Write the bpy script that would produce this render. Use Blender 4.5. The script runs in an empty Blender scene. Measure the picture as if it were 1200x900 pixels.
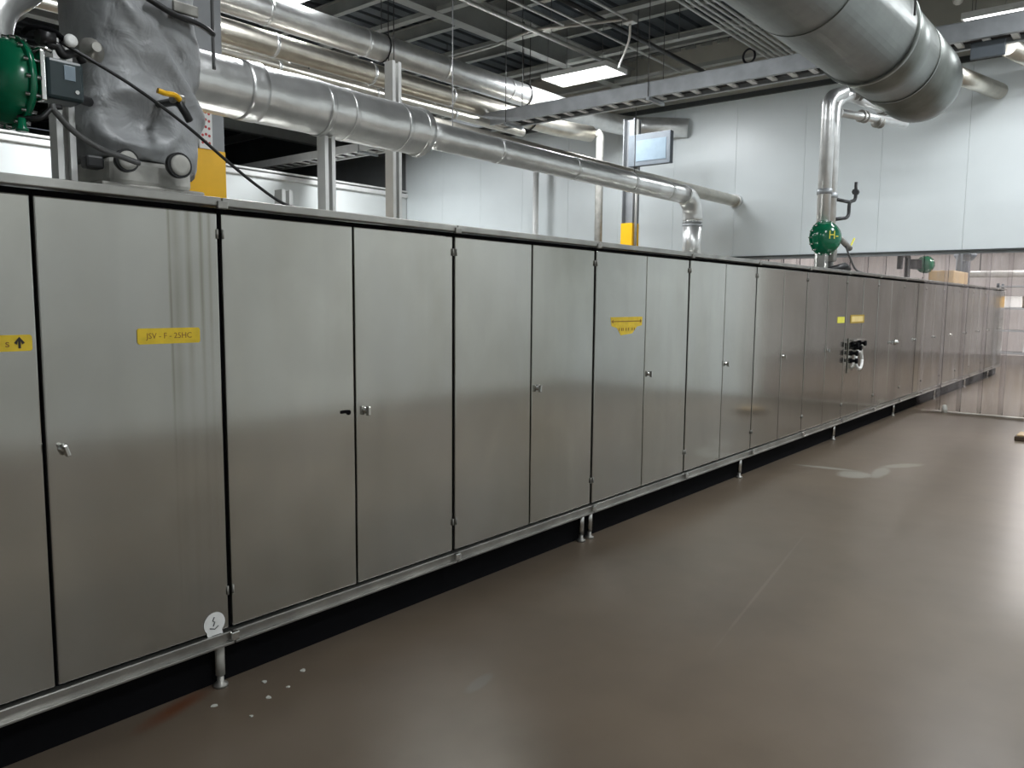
import bpy, bmesh, math, random
from mathutils import Vector, Matrix, noise
random.seed(7)
PI = math.pi
S = bpy.context.scene
C = S.collection

# ------------------------------------------------------------------ camera
cd = bpy.data.cameras.new('camera'); cam = bpy.data.objects.new('camera', cd); C.objects.link(cam)
yaw, pitch, roll = .6874, -.104467, .008867
F = Vector((math.cos(yaw)*math.cos(pitch), math.sin(yaw)*math.cos(pitch), math.sin(pitch)))
R0 = Vector((math.sin(yaw), -math.cos(yaw), 0)); U0 = R0.cross(F)
R = R0*math.cos(roll) + U0*math.sin(roll); U = -R0*math.sin(roll) + U0*math.cos(roll)
m = Matrix((R, U, -F)).transposed().to_4x4(); m.translation = (0, 0, 1.6)
cam.matrix_world = m
cd.sensor_width = 36; cd.lens = 923.7*36/1200; cd.clip_end = 200; cd.clip_start = .05
S.camera = cam

# ------------------------------------------------------------------ world, light, exposure
w = bpy.data.worlds.new('world'); S.world = w; w.use_nodes = True
w.node_tree.nodes['Background'].inputs[0].default_value = (.75, .85, 1, 1)
w.node_tree.nodes['Background'].inputs[1].default_value = .15
S.view_settings.view_transform = 'Standard'; S.view_settings.look = 'None'
S.view_settings.gamma = 1; S.view_settings.use_curve_mapping = False
S.view_settings.exposure = 0.1
LAMP_W = 145          # watts of each lit ceiling panel
LAMP_COL = (.93, .97, 1)

# ------------------------------------------------------------------ materials
def new_mat(name):
    m = bpy.data.materials.new(name); m.use_nodes = True
    nt = m.node_tree; b = nt.nodes['Principled BSDF']
    return m, nt, b
def N(nt, t, **kw):
    n = nt.nodes.new(t)
    for k, v in kw.items(): setattr(n, k, v)
    return n
def mixc(nt, fac, a, b, mode='MIX'):
    n = N(nt, 'ShaderNodeMix', data_type='RGBA', blend_type=mode)
    for sock, v in ((n.inputs[0], fac), (n.inputs[6], a), (n.inputs[7], b)):
        if isinstance(v, bpy.types.NodeSocket): nt.links.new(v, sock)
        elif isinstance(v, (int, float)): sock.default_value = v
        else: sock.default_value = (*v, 1)
    return n.outputs[2]
def noise_tex(nt, scale, stretch=(1, 1, 1), detail=4, coord='Object', world=False, lo=.35, hi=.65, dist=0):
    tc = N(nt, 'ShaderNodeTexCoord'); mp = N(nt, 'ShaderNodeMapping')
    if world:
        g = N(nt, 'ShaderNodeNewGeometry'); nt.links.new(g.outputs['Position'], mp.inputs[0])
    else:
        nt.links.new(tc.outputs[coord], mp.inputs[0])
    mp.inputs['Scale'].default_value = stretch
    n = N(nt, 'ShaderNodeTexNoise'); n.inputs['Scale'].default_value = scale; n.inputs['Detail'].default_value = detail
    n.inputs['Distortion'].default_value = dist
    nt.links.new(mp.outputs[0], n.inputs['Vector'])
    r = N(nt, 'ShaderNodeMapRange', interpolation_type='SMOOTHSTEP'); r.inputs[1].default_value = lo-.1; r.inputs[2].default_value = hi+.1
    nt.links.new(n.outputs[0], r.inputs[0])
    return r.outputs[0]
def ramp(nt, sock, a, b):
    r = N(nt, 'ShaderNodeMapRange'); r.inputs[3].default_value = a; r.inputs[4].default_value = b
    nt.links.new(sock, r.inputs[0]); return r.outputs[0]
def bump(nt, b, sock, strength, dist=.01):
    n = N(nt, 'ShaderNodeBump'); n.inputs['Strength'].default_value = strength; n.inputs['Distance'].default_value = dist
    nt.links.new(sock, n.inputs['Height']); nt.links.new(n.outputs[0], b.inputs['Normal'])
def simple(name, col, rough=.5, metal=0, var=.12, scale=8, spec=None, bmp=0, world=False):
    m, nt, b = new_mat(name)
    f = noise_tex(nt, scale, world=world)
    c2 = tuple(max(0, c*(1-var)) for c in col)
    nt.links.new(mixc(nt, f, col, c2), b.inputs['Base Color'])
    b.inputs['Roughness'].default_value = rough; b.inputs['Metallic'].default_value = metal
    if spec is not None: b.inputs['Specular IOR Level'].default_value = spec
    if bmp: bump(nt, b, noise_tex(nt, scale*4, world=world), bmp, .004)
    return m
def emit(name, col, s):
    m, nt, b = new_mat(name)
    b.inputs['Base Color'].default_value = (*col, 1)
    b.inputs['Emission Color'].default_value = (*col, 1); b.inputs['Emission Strength'].default_value = s
    return m
def ellipse_mask(nt, cx, cy, ang, lx, ly, soft=.35, wob=.25):
    g = N(nt, 'ShaderNodeNewGeometry'); mp = N(nt, 'ShaderNodeMapping', vector_type='TEXTURE')
    mp.inputs['Location'].default_value = (cx, cy, 0); mp.inputs['Rotation'].default_value = (0, 0, ang)
    mp.inputs['Scale'].default_value = (lx, ly, 1)
    nt.links.new(g.outputs['Position'], mp.inputs[0])
    ln = N(nt, 'ShaderNodeVectorMath', operation='LENGTH'); nt.links.new(mp.outputs[0], ln.inputs[0])
    nz = noise_tex(nt, 5, world=True, lo=.3, hi=.7)
    ad = N(nt, 'ShaderNodeMath', operation='MULTIPLY_ADD'); nt.links.new(nz, ad.inputs[0]); ad.inputs[1].default_value = wob
    nt.links.new(ln.outputs['Value'], ad.inputs[2])
    r = N(nt, 'ShaderNodeMapRange'); r.inputs[1].default_value = 1+wob/2; r.inputs[2].default_value = 1+wob/2-soft
    nt.links.new(ad.outputs[0], r.inputs[0]); return r.outputs[0]
def vmax(nt, a, b):
    n = N(nt, 'ShaderNodeMath', operation='MAXIMUM'); nt.links.new(a, n.inputs[0]); nt.links.new(b, n.inputs[1]); return n.outputs[0]
def scale_s(nt, a, k):
    n = N(nt, 'ShaderNodeMath', operation='MULTIPLY'); nt.links.new(a, n.inputs[0]); n.inputs[1].default_value = k; return n.outputs[0]

def stainless(name, streak=False):
    m, nt, b = new_mat(name)
    blotch = noise_tex(nt, 1.6, (1, 1, .6), 5, world=True, lo=.3, hi=.7)
    grain = noise_tex(nt, 14, (1, 1, .04), 4, world=True, lo=.3, hi=.7)
    smear = noise_tex(nt, 5, (1, 1, .12), 3, world=True, lo=.5, hi=.8)
    c = mixc(nt, blotch, (.53, .52, .49), (.42, .405, .355))
    c = mixc(nt, scale_s(nt, noise_tex(nt, 4.5, (1, 1, .7), 7, world=True, lo=.45, hi=.7, dist=.5), .38), c, (.60, .585, .53))
    c = mixc(nt, scale_s(nt, grain, .20), c, (.38, .38, .36))
    c = mixc(nt, scale_s(nt, smear, .30), c, (.58, .58, .54))
    oi = N(nt, 'ShaderNodeObjectInfo')
    c = mixc(nt, scale_s(nt, oi.outputs['Random'], .16), c, (.34, .34, .35))
    if streak:                                       # dried drips below the valve
        g = N(nt, 'ShaderNodeNewGeometry'); sp = N(nt, 'ShaderNodeSeparateXYZ'); nt.links.new(g.outputs['Position'], sp.inputs[0])
        fac = None
        for cx, wd, k in ((1.475, .009, .75), (1.50, .03, .4), (1.55, .018, .5), (1.60, .012, .6), (1.635, .01, .45)):
            a = N(nt, 'ShaderNodeMath', operation='SUBTRACT'); nt.links.new(sp.outputs[0], a.inputs[0]); a.inputs[1].default_value = cx
            ab = N(nt, 'ShaderNodeMath', operation='ABSOLUTE'); nt.links.new(a.outputs[0], ab.inputs[0])
            r = N(nt, 'ShaderNodeMapRange'); r.inputs[1].default_value = wd; r.inputs[2].default_value = 0; r.inputs[4].default_value = k
            nt.links.new(ab.outputs[0], r.inputs[0])
            fac = r.outputs[0] if fac is None else vmax(nt, fac, r.outputs[0])
        zr = N(nt, 'ShaderNodeMapRange'); zr.inputs[1].default_value = .75; zr.inputs[2].default_value = 1.7; zr.inputs[3].default_value = .15
        nt.links.new(sp.outputs[2], zr.inputs[0])
        mu = N(nt, 'ShaderNodeMath', operation='MULTIPLY'); nt.links.new(fac, mu.inputs[0]); nt.links.new(zr.outputs[0], mu.inputs[1])
        brk = noise_tex(nt, 6, (1, 1, .4), 3, world=True, lo=.2, hi=.6)
        mu2 = N(nt, 'ShaderNodeMath', operation='MULTIPLY'); nt.links.new(mu.outputs[0], mu2.inputs[0]); nt.links.new(brk, mu2.inputs[1])
        c = mixc(nt, mu2.outputs[0], c, (.16, .145, .085))
    nt.links.new(c, b.inputs['Base Color'])
    b.inputs['Metallic'].default_value = .93
    b.inputs['Roughness'].default_value = .115
    bump(nt, b, noise_tex(nt, 1.6, (1, 1, .8), 0, world=True, lo=0, hi=1), .06, .02)
    return m
M = {}
M['steel'] = stainless('brushed_stainless')
M['steel_streak'] = stainless('stained_stainless', True)
M['rail'] = simple('rail_steel', (.42, .41, .385), .33, .9, .3, 6, world=True)
M['black'] = simple('black_rubber_and_shade', (.004, .004, .005), .9, spec=.1)  # rubber parts, and the shade sheets under the cabinets
M['chrome'] = simple('bright_metal', (.72, .72, .70), .2, 1, .15, 20)
M['dullmetal'] = simple('dull_metal', (.38, .37, .34), .5, .7, .4, 14)
M['galv'] = simple('galvanised', (.46, .48, .50), .5, .6, .25, 5)
def jacket(name, col, rough, bs, metal=1):
    m, nt, b = new_mat(name)
    f = noise_tex(nt, 7, world=True)
    nt.links.new(mixc(nt, f, col, tuple(c*.82 for c in col)), b.inputs['Base Color'])
    b.inputs['Metallic'].default_value = metal
    b.inputs['Roughness'].default_value = rough
    bump(nt, b, noise_tex(nt, 12, detail=3, world=True, lo=.2, hi=.8), bs, .02)
    return m
M['jacket'] = jacket('aluminium_jacket', (.84, .84, .83), .33, .14, .82)
M['jacket2'] = jacket('aged_jacket', (.74, .70, .62), .36, .06)
M['duct'] = jacket('duct_metal', (.25, .265, .25), .42, .02)
M['wallw'] = simple('white_panel', (.74, .79, .80), .33, 0, .05, 1.2, world=True)
M['wallg'] = simple('white_plain', (.72, .75, .74), .5, 0, .06, 1, world=True)
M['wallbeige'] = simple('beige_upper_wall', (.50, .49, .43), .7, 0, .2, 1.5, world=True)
M['deck'] = simple('dark_deck', (.05, .062, .072), .6, .2, .3, 2, world=True)
M['beam'] = simple('painted_beam', (.40, .41, .39), .5, .1, .2, 3, world=True)
M['darkwall'] = simple('dark_wall', (.20, .21, .21), .8, 0, .3, .5, world=True)
M['conduit'] = simple('conduit', (.62, .61, .58), .35, .7, .1, 5)
M['trim'] = simple('dark_trim', (.05, .055, .055), .5)
M['yellow'] = simple('yellow_paint', (.95, .52, .006), .4, 0, .12, 5)
M['tape'] = simple('yellow_tape', (.74, .52, .02), .45, 0, .2, 25)
M['tape2'] = simple('bright_yellow_tape', (.78, .74, .08), .45)
M['tape3'] = simple('cream_label', (.80, .62, .25), .45)
M['tapeb'] = simple('brown_edge', (.40, .27, .02), .5)
M['ink'] = simple('ink', (.02, .015, .01), .6)
M['ink2'] = simple('faded_ink', (.25, .12, .01), .6)
M['green'] = simple('green_enamel', (.004, .14, .065), .18, 0, .3, 6)
M['white'] = simple('white_paint', (.78, .78, .76), .4, 0, .1)
M['offwhite'] = simple('worn_white', (.52, .51, .47), .5, 0, .35, 10)
M['colgrey'] = simple('column_grey', (.28, .29, .30), .45, .1, .25, 3)
M['box'] = simple('box_grey', (.12, .14, .16), .5)
M['cable'] = simple('cable_black', (.012, .012, .013), .4)
M['cableg'] = simple('cable_grey', (.10, .10, .10), .4)
M['darkplastic'] = simple('dark_teal_housing', (.012, .028, .032), .35, 0, .2)
M['brown'] = simple('dark_brown', (.05, .03, .015), .6)
M['red'] = simple('red_print', (.55, .06, .06), .5)
M['tan'] = simple('tan_board', (.50, .36, .20), .6)
M['scrap'] = simple('scrap', (.55, .55, .5), .8)
M['pinkwall'] = simple('pinkish_wall', (.76, .72, .71), .6, 0, .15, .8, world=True)
M['glassy'] = simple('pale_screen', (.22, .28, .33), .25)
M['coil'] = simple('coil_cable', (.02, .02, .03), .35)
def blanket_mat():
    m, nt, b = new_mat('grey_coated_fabric')
    f = noise_tex(nt, 5, detail=5)
    nt.links.new(mixc(nt, f, (.37, .38, .39), (.26, .265, .27)), b.inputs['Base Color'])
    b.inputs['Roughness'].default_value = .42
    bump(nt, b, noise_tex(nt, 9, detail=3, dist=.6), .35, .02)
    return m
M['blanket'] = blanket_mat()
def pvc():
    m, nt, b = new_mat('clear_pvc')
    nt.nodes.remove(b); out = nt.nodes['Material Output']
    tr = N(nt, 'ShaderNodeBsdfTransparent'); tr.inputs[0].default_value = (.965, .955, .958, 1)
    gl = N(nt, 'ShaderNodeBsdfGlossy'); gl.inputs['Roughness'].default_value = .12; gl.inputs[0].default_value = (.9, .9, .92, 1)
    df = N(nt, 'ShaderNodeBsdfTranslucent'); df.inputs[0].default_value = (.85, .81, .82, 1)
    d2 = N(nt, 'ShaderNodeBsdfDiffuse'); d2.inputs[0].default_value = (.75, .72, .73, 1)
    a1 = N(nt, 'ShaderNodeMixShader'); a1.inputs[0].default_value = .5
    nt.links.new(df.outputs[0], a1.inputs[1]); nt.links.new(d2.outputs[0], a1.inputs[2])
    a2 = N(nt, 'ShaderNodeMixShader')
    nt.links.new(ramp(nt, noise_tex(nt, 3, (6, 6, .4), 4, world=True, lo=.4, hi=.8), .03, .16), a2.inputs[0])
    nt.links.new(tr.outputs[0], a2.inputs[1]); nt.links.new(a1.outputs[0], a2.inputs[2])
    fr = N(nt, 'ShaderNodeFresnel'); fr.inputs[0].default_value = 1.4
    a3 = N(nt, 'ShaderNodeMixShader'); nt.links.new(fr.outputs[0], a3.inputs[0])
    nt.links.new(a2.outputs[0], a3.inputs[1]); nt.links.new(gl.outputs[0], a3.inputs[2])
    bp = N(nt, 'ShaderNodeBump'); bp.inputs['Strength'].default_value = .3; bp.inputs['Distance'].default_value = .03
    nt.links.new(noise_tex(nt, 3, (3, 3, .3), 2, world=True), bp.inputs['Height']); nt.links.new(bp.outputs[0], gl.inputs['Normal'])
    nt.links.new(a3.outputs[0], out.inputs[0])
    return m
M['pvc'] = pvc()
def floor_mat():
    m, nt, b = new_mat('sealed_concrete')
    n1 = noise_tex(nt, .55, detail=6, world=True, lo=.3, hi=.7)
    n2 = noise_tex(nt, 4, detail=6, world=True, lo=.3, hi=.7)
    c = mixc(nt, n1, (.152, .118, .085), (.096, .075, .054))
    c = mixc(nt, scale_s(nt, noise_tex(nt, 1.7, detail=7, world=True, lo=.45, hi=.75, dist=.8), .30), c, (.085, .068, .052))
    c = mixc(nt, scale_s(nt, n2, .3), c, (.18, .145, .112))
    # pale scuff left by a patch of coating
    s = ellipse_mask(nt, 7.86, 2.45, 1.75, .34, .05)
    s = vmax(nt, s, ellipse_mask(nt, 7.72, 2.14, -.5, .20, .17))
    s = vmax(nt, s, ellipse_mask(nt, 7.98, 1.98, .1, .34, .08))
    s = vmax(nt, s, ellipse_mask(nt, 8.48, 1.90, -.55, .30, .09))
    c = mixc(nt, scale_s(nt, s, .8), c, (.27, .26, .225))
    # hairline construction joint, small pale patch, rusty stain
    c = mixc(nt, scale_s(nt, ellipse_mask(nt, 4.4, 1.66, .149, 1.25, .012, .6, .3), .5), c, (.20, .165, .135))
    c = mixc(nt, scale_s(nt, ellipse_mask(nt, 2.37, 2.11, .2, .12, .04), .5), c, (.17, .17, .155))
    c = mixc(nt, scale_s(nt, ellipse_mask(nt, 1.45, 2.88, .3, .22, .06, .8), .75), c, (.13, .035, .010))
    nt.links.new(c, b.inputs['Base Color'])
    b.inputs['Roughness'].default_value = .30
    b.inputs['Specular IOR Level'].default_value = .35
    bump(nt, b, noise_tex(nt, 2.5, detail=1, world=True, lo=0, hi=1), .05, .01)
    return m
M['floor'] = floor_mat()

# ------------------------------------------------------------------ mesh helpers
class MB:
    def __init__(s): s.v = []; s.f = []; s.sm = []
    def quad(s, idx, sm=False): s.f.append(idx); s.sm.append(sm)
    def box(s, x0, x1, y0, y1, z0, z1, b=0):
        if b <= 0:
            o = len(s.v)
            s.v += [(x, y, z) for x in (x0, x1) for y in (y0, y1) for z in (z0, z1)]
            for f in ((0,1,3,2), (4,6,7,5), (0,4,5,1), (2,3,7,6), (0,2,6,4), (1,5,7,3)): s.quad([o+i for i in f])
        else:
            bm = bmesh.new(); bmesh.ops.create_cube(bm, size=1)
            for v in bm.verts: v.co = Vector(((x0+x1)/2+v.co.x*(x1-x0), (y0+y1)/2+v.co.y*(y1-y0), (z0+z1)/2+v.co.z*(z1-z0)))
            bmesh.ops.bevel(bm, geom=bm.edges[:], offset=b, segments=2, affect='EDGES', profile=.5)
            s.add_bm(bm)
        return s
    def add_bm(s, bm, sm=False):
        o = len(s.v); bm.verts.ensure_lookup_table()
        for v in bm.verts: s.v.append(tuple(v.co))
        for f in bm.faces: s.quad([o+v.index for v in f.verts], sm)
        bm.free()
    def tube(s, pts, r, n=12, caps=True, rs=None):
        pts = [Vector(p) for p in pts]; k = len(pts)
        t0 = (pts[1]-pts[0]).normalized()
        ref = Vector((0, 0, 1)) if abs(t0.z) < .9 else Vector((1, 0, 0))
        nrm = t0.cross(ref).normalized(); rings = []
        for i, p in enumerate(pts):
            if i == 0: t = t0
            elif i == k-1: t = (pts[-1]-pts[-2]).normalized()
            else: t = ((pts[i]-pts[i-1]).normalized()+(pts[i+1]-pts[i]).normalized()).normalized()
            nrm = (nrm - t*nrm.dot(t)).normalized(); bi = t.cross(nrm)
            rr = rs[i] if rs else r; o = len(s.v); rings.append(o)
            for j in range(n):
                a = 2*PI*j/n; s.v.append(tuple(p + nrm*math.cos(a)*rr + bi*math.sin(a)*rr))
        for i in range(k-1):
            for j in range(n):
                a, b_ = rings[i]+j, rings[i]+(j+1) % n; c, d = rings[i+1]+(j+1) % n, rings[i+1]+j
                s.quad([a, b_, c, d], True)
        if caps:
            s.quad([rings[0]+j for j in range(n)][::-1]); s.quad([rings[-1]+j for j in range(n)])
        return s
    def lathe(s, c, axis, prof, n=24):
        """prof: list of (distance along axis, radius)"""
        c = Vector(c); ax = Vector(axis).normalized()
        return s.tube([c+ax*(d+i*1e-6) for i, (d, r) in enumerate(prof)], 0, n, True, [max(r, .0005) for d, r in prof])
    def tri_fix(s): return s
    def build(s, name, mat, parent=None, loc=None):
        me = bpy.data.meshes.new(name); me.from_pydata(s.v, [], s.f); me.validate()
        for i, p in enumerate(me.polygons):
            if i < len(s.sm): p.use_smooth = s.sm[i]
        me.materials.append(mat)
        o = bpy.data.objects.new(name, me); C.objects.link(o)
        if parent: o.parent = parent; o.matrix_parent_inverse = Matrix.Translation(-parent.location) if parent.type == 'EMPTY' and parent.parent is None else Matrix()
        if loc: o.location = loc
        return o
# meshes are written in world coordinates; children of an empty are shifted back by its position
def thing(name, label, cat, loc=(0, 0, 0), group=None):
    o = bpy.data.objects.new(name, None); C.objects.link(o); o.location = loc; o.empty_display_size = .1
    o['label'] = label; o['category'] = cat
    if group: o['group'] = group
    return o
def tag(o, label, cat, group=None):
    o['label'] = label; o['category'] = cat
    if group: o['group'] = group
    return o
def struct(o): o['kind'] = 'structure'; return o
def part_of(o, p):                      # p is a mesh thing sitting at the origin
    o.parent = p; return o
def arc(c, a, b, R_, n=8, t0=0, t1=PI/2):
    c, a, b = Vector(c), Vector(a), Vector(b)
    return [c + a*R_*math.cos(t0+(t1-t0)*i/n) + b*R_*math.sin(t0+(t1-t0)*i/n) for i in range(n+1)]
def route(pts, R_, n=8):
    """polyline with rounded corners"""
    pts = [Vector(p) for p in pts]; out = [pts[0]]
    for i in range(1, len(pts)-1):
        a = (pts[i-1]-pts[i]); b = (pts[i+1]-pts[i]); r = min(R_, a.length*.49, b.length*.49)
        p0 = pts[i]+a.normalized()*r; p1 = pts[i]+b.normalized()*r
        for k in range(n+1):
            t = k/n; out.append((1-t)**2*p0+2*t*(1-t)*pts[i]+t*t*p1)
    out.append(pts[-1]); return out
def smooth_path(pts, n=8):
    P = [Vector(p) for p in pts]; P = [2*P[0]-P[1]]+P+[2*P[-1]-P[-2]]; out = []
    for i in range(1, len(P)-2):
        for k in range(n):
            t = k/n; a, b, c, d = P[i-1:i+3]
            out.append(.5*((2*b)+(c-a)*t+(2*a-5*b+4*c-d)*t*t+(3*b-a-3*c+d)*t**3))
    out.append(P[-2]); return out
def lettering(name, text, size, loc, mat, parent, face='-y', bold=0, sx=1):
    cu = bpy.data.curves.new('t', 'FONT'); cu.body = text; cu.size = size; cu.align_x = 'CENTER'; cu.align_y = 'CENTER'
    cu.extrude = .0004; cu.offset = bold; cu.resolution_u = 3
    o = bpy.data.objects.new('t', cu); C.objects.link(o)
    bpy.context.view_layer.update()
    me = bpy.data.meshes.new_from_object(o.evaluated_get(bpy.context.evaluated_depsgraph_get()))
    bpy.data.objects.remove(o); me.name = name
    rot = Matrix.Rotation(PI/2, 4, 'X')
    if face == '-x': rot = Matrix.Rotation(-PI/2, 4, 'Z') @ rot
    me.transform(Matrix.Translation(loc) @ rot @ Matrix.Diagonal((sx, 1, 1, 1)))
    me.materials.clear(); me.materials.append(mat)
    t = bpy.data.objects.new(name, me); C.objects.link(t); t.parent = parent
    if parent.type == 'EMPTY': t.matrix_parent_inverse = Matrix.Translation(-parent.location)
    return t

# ------------------------------------------------------------------ the setting
XW = 13.2; ZD = 6.14; OPEN_TOP = 2.41
struct(MB().box(-5, 30, -3.6, 24, -.1, 0).build('floor', M['floor']))
# corrugated steel deck, ribs run along x
mb = MB(); y = -3.6; prof = []
while y < 24:
    prof += [(y, ZD), (y+.20, ZD), (y+.22, ZD+.05), (y+.28, ZD+.05)]; y += .30
for x in (-5, 13.35): mb.v += [(x, a, b) for a, b in prof]
n = len(prof)
for i in range(n-1): mb.quad([i, i+n, i+1+n, i+1])
struct(mb.build('ceiling', M['deck']))
# beams under the deck
for k, yb in enumerate((-1.0, 3.5, 8.0, 12.5, 17.0)):
    mb = MB(); mb.box(-4.9, 13.15, yb-.09, yb+.09, 5.5, 5.515); mb.box(-4.9, 13.15, yb-.006, yb+.006, 5.515, 5.90); mb.box(-4.9, 13.15, yb-.09, yb+.09, 5.90, 5.92)
    struct(mb.build('trim_%d' % (k+1), M['beam']))
k = 6; xb = -4
while xb < 13:
    mb = MB()
    mb.box(xb-.05, xb+.05, -3.4, 23.9, 5.925, 5.94); mb.box(xb-.006, xb+.006, -3.4, 23.9, 5.94, 6.12); mb.box(xb-.05, xb+.05, -3.4, 23.9, 6.12, 6.135)
    struct(mb.build('trim_%d' % k, M['beam'])); k += 1; xb += 1.5
# bridging bars hung level with the lower flanges in the seen bay
for xb in (8.0, 9.5, 11.0, 12.5):
    for (ya, yb) in ((8.1, 12.4), (3.6, 7.9)):
        mb = MB().box(xb-.06, xb+.06, ya, yb, 5.5, 5.56)
        struct(mb.build('trim_%d' % k, M['beam'])); k += 1

# far wall: backing + separate insulated panels above the opening
YO0, YO1 = .3, 5.95
mb = MB(); mb.box(XW+.03, XW+.15, -3.6, 14.2, OPEN_TOP+.02, ZD); mb.box(XW+.03, XW+.15, -3.6, YO0, 0, OPEN_TOP+.02); mb.box(XW+.03, XW+.15, YO1, 14.2, 0, OPEN_TOP+.02)
wf = struct(mb.build('wall_far', M['wallg']))
y = 14.14; edges = []
while y > -3.5: edges.append(y); y -= 1.18
edges.append(-3.6)
for a, b in zip(edges, edges[1:]):
    full = b+.01 >= YO1 or a <= YO0+.6
    mid = a > YO0 and b < YO0
    mb = MB()
    if a <= YO0: mb.box(XW, XW+.03, b+.0015, a-.0015, 0, 5.07, .002)
    elif b >= YO1: mb.box(XW, XW+.03, b+.0015, a-.0015, 0, 5.07, .002)
    else: mb.box(XW, XW+.03, b+.0015, a-.0015, OPEN_TOP, 5.07, .002)
    part_of(mb.build('wall_panel', M['wallw']), wf)
for a, b in ((14.15, 11), (11, 8), (8, 5), (5, 2), (2, -1), (-1, -3.6)):
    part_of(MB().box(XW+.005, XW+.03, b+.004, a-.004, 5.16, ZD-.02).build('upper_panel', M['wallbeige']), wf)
struct(MB().box(XW-.05, XW+.03, -3.6, 14.15, 5.07, 5.10).box(XW-.02, XW+.03, -3.6, 14.15, 5.10, 5.16).build('trim_60', M['trim']))
struct(MB().box(XW-.035, XW+.15, YO0, YO1, OPEN_TOP-.025, OPEN_TOP).build('trim_61', M['trim']))
# scalloped closure where the deck ribs meet the wall
mb = MB(); y = -3.5
while y < 14:
    mb.box(XW-.03, XW+.005, y, y+.2, ZD-.07, ZD-.012); y += .3
part_of(mb.build('closure_strip', M['beam']), wf).__setitem__('kind', 'stuff')

# left partition with its pale capping, and the darker hall behind it
wl = struct(MB().box(-5, XW, 14.15, 14.3, 0, 4.02).build('wall_left', M['wallg']))
struct(MB().box(-5, XW, 14.08, 14.34, 4.02, 4.12, .02).box(-5, XW, 14.10, 14.32, 4.15, 4.19, .01).build('trim_62', M['white']))
struct(MB().box(-5, 18, 24, 24.1, 0, ZD).build('wall_left_hall', M['darkwall']))
struct(MB().box(XW+.05, XW+.15, 14.2, 24, 0, ZD).build('wall_far_hall', M['darkwall']))
struct(MB().box(-5.1, -5, -3.6, 24, 0, ZD).build('wall_back', M['wallg']))
struct(MB().box(-5, 30, -3.7, -3.6, 0, ZD).build('wall_right', M['wallg']))
# room beyond the strip curtain
struct(MB().box(30, 30.1, -3.6, 9.1, 0, 4.3).build('wall_far_room', M['pinkwall']))
struct(MB().box(XW+.15, 30, 9, 9.1, 0, 4.3).build('wall_left_room', M['pinkwall']))
struct(MB().box(XW+.15, 30.1, -3.6, 9.1, 4.3, 4.4).build('ceiling_room', M['wallg']))
# raised threshold at the opening
struct(MB().box(XW+.02, XW+.10, YO0, 2.60, 0, .006, .002).build('trim_63', M['dullmetal']))

# ------------------------------------------------------------------ ceiling lamps
def lamp(x, y, z, label, lx=.6, ly=1.2, group=None, power=None, col=LAMP_COL, es=9):
    t = thing('ceiling_lamp', label, 'ceiling light', (x, y, z), group)
    mb = MB(); e = .02
    mb.box(x-lx/2, x+lx/2, y-ly/2, y+ly/2, z+.02, z+.07, .004)
    mb.box(x-lx/2, x-lx/2+e, y-ly/2, y+ly/2, z-.005, z+.02); mb.box(x+lx/2-e, x+lx/2, y-ly/2, y+ly/2, z-.005, z+.02)
    mb.box(x-lx/2+e, x+lx/2-e, y-ly/2, y-ly/2+e, z-.005, z+.02); mb.box(x-lx/2+e, x+lx/2-e, y+ly/2-e, y+ly/2, z-.005, z+.02)
    mb.build('frame', M['white'], t)
    MB().box(x-lx/2+e, x+lx/2-e, y-ly/2+e, y+ly/2-e, z+.003, z+.012).build('diffuser', M_LAMP, t)
    for sx in (-1, 1):
        for sy in (-1, 1):
            top = 5.95 if z > 4.5 else 4.29
            MB().tube([(x+sx*lx*.42, y+sy*ly*.42, z+.07), (x+sx*lx*.42, y+sy*ly*.42, top)], .004, 5).build('hanger_wire', M['cableg'], t)
    ld = bpy.data.lights.new('lamp_light', 'AREA'); ld.shape = 'RECTANGLE'; ld.size = lx-.06; ld.size_y = ly-.06
    ld.energy = (power or LAMP_W)*lx*ly/.72; ld.color = col
    lo = bpy.data.objects.new('lamp_light', ld); C.objects.link(lo); lo.parent = t; lo.location = (0, 0, -.012)
    return t
M_LAMP = emit('lamp_diffuser', (1, 1, 1), 5)
G = 'added ceiling lamps outside the frame'
lamp(10.38, 7.15, 5.05, 'flat bright white ceiling panel lamp hanging above the cable ladder')
lamp(11.25, 1.45, 5.05, 'narrow bright ceiling lamp at the upper right beyond the big duct', .25, 1.4, None, 130)
lamp(5.55, 8.35, 5.05, 'ceiling panel lamp glowing above the upper silver pipes at the top left')
for x, y in ((4.2, 5.6), (5.6, 12.2), (10.4, 12.2), (6.6, -.4), (10.2, -1.0), (1.6, -2.6), (2.2, 1.4)):  # unseen lamps added; some brighten the overhead pipes and the valve blanket
    lamp(x, y, 5.05, 'unseen white ceiling panel lamp added to light the hall, outside the picture', group=G, power=60 if (x, y) == (2.2, 1.4) else None)
for x, y in ((15.5, 1), (19.5, 1.5), (24, 2), (19, 5), (26, 6)):  # unseen lamps added so the room behind the curtain reads bright
    lamp(x, y, 4.05, 'unseen white ceiling panel lamp added to light the room beyond the strip curtain', group='added lamps of the far room', power=155, col=(1, .98, .965))

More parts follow.
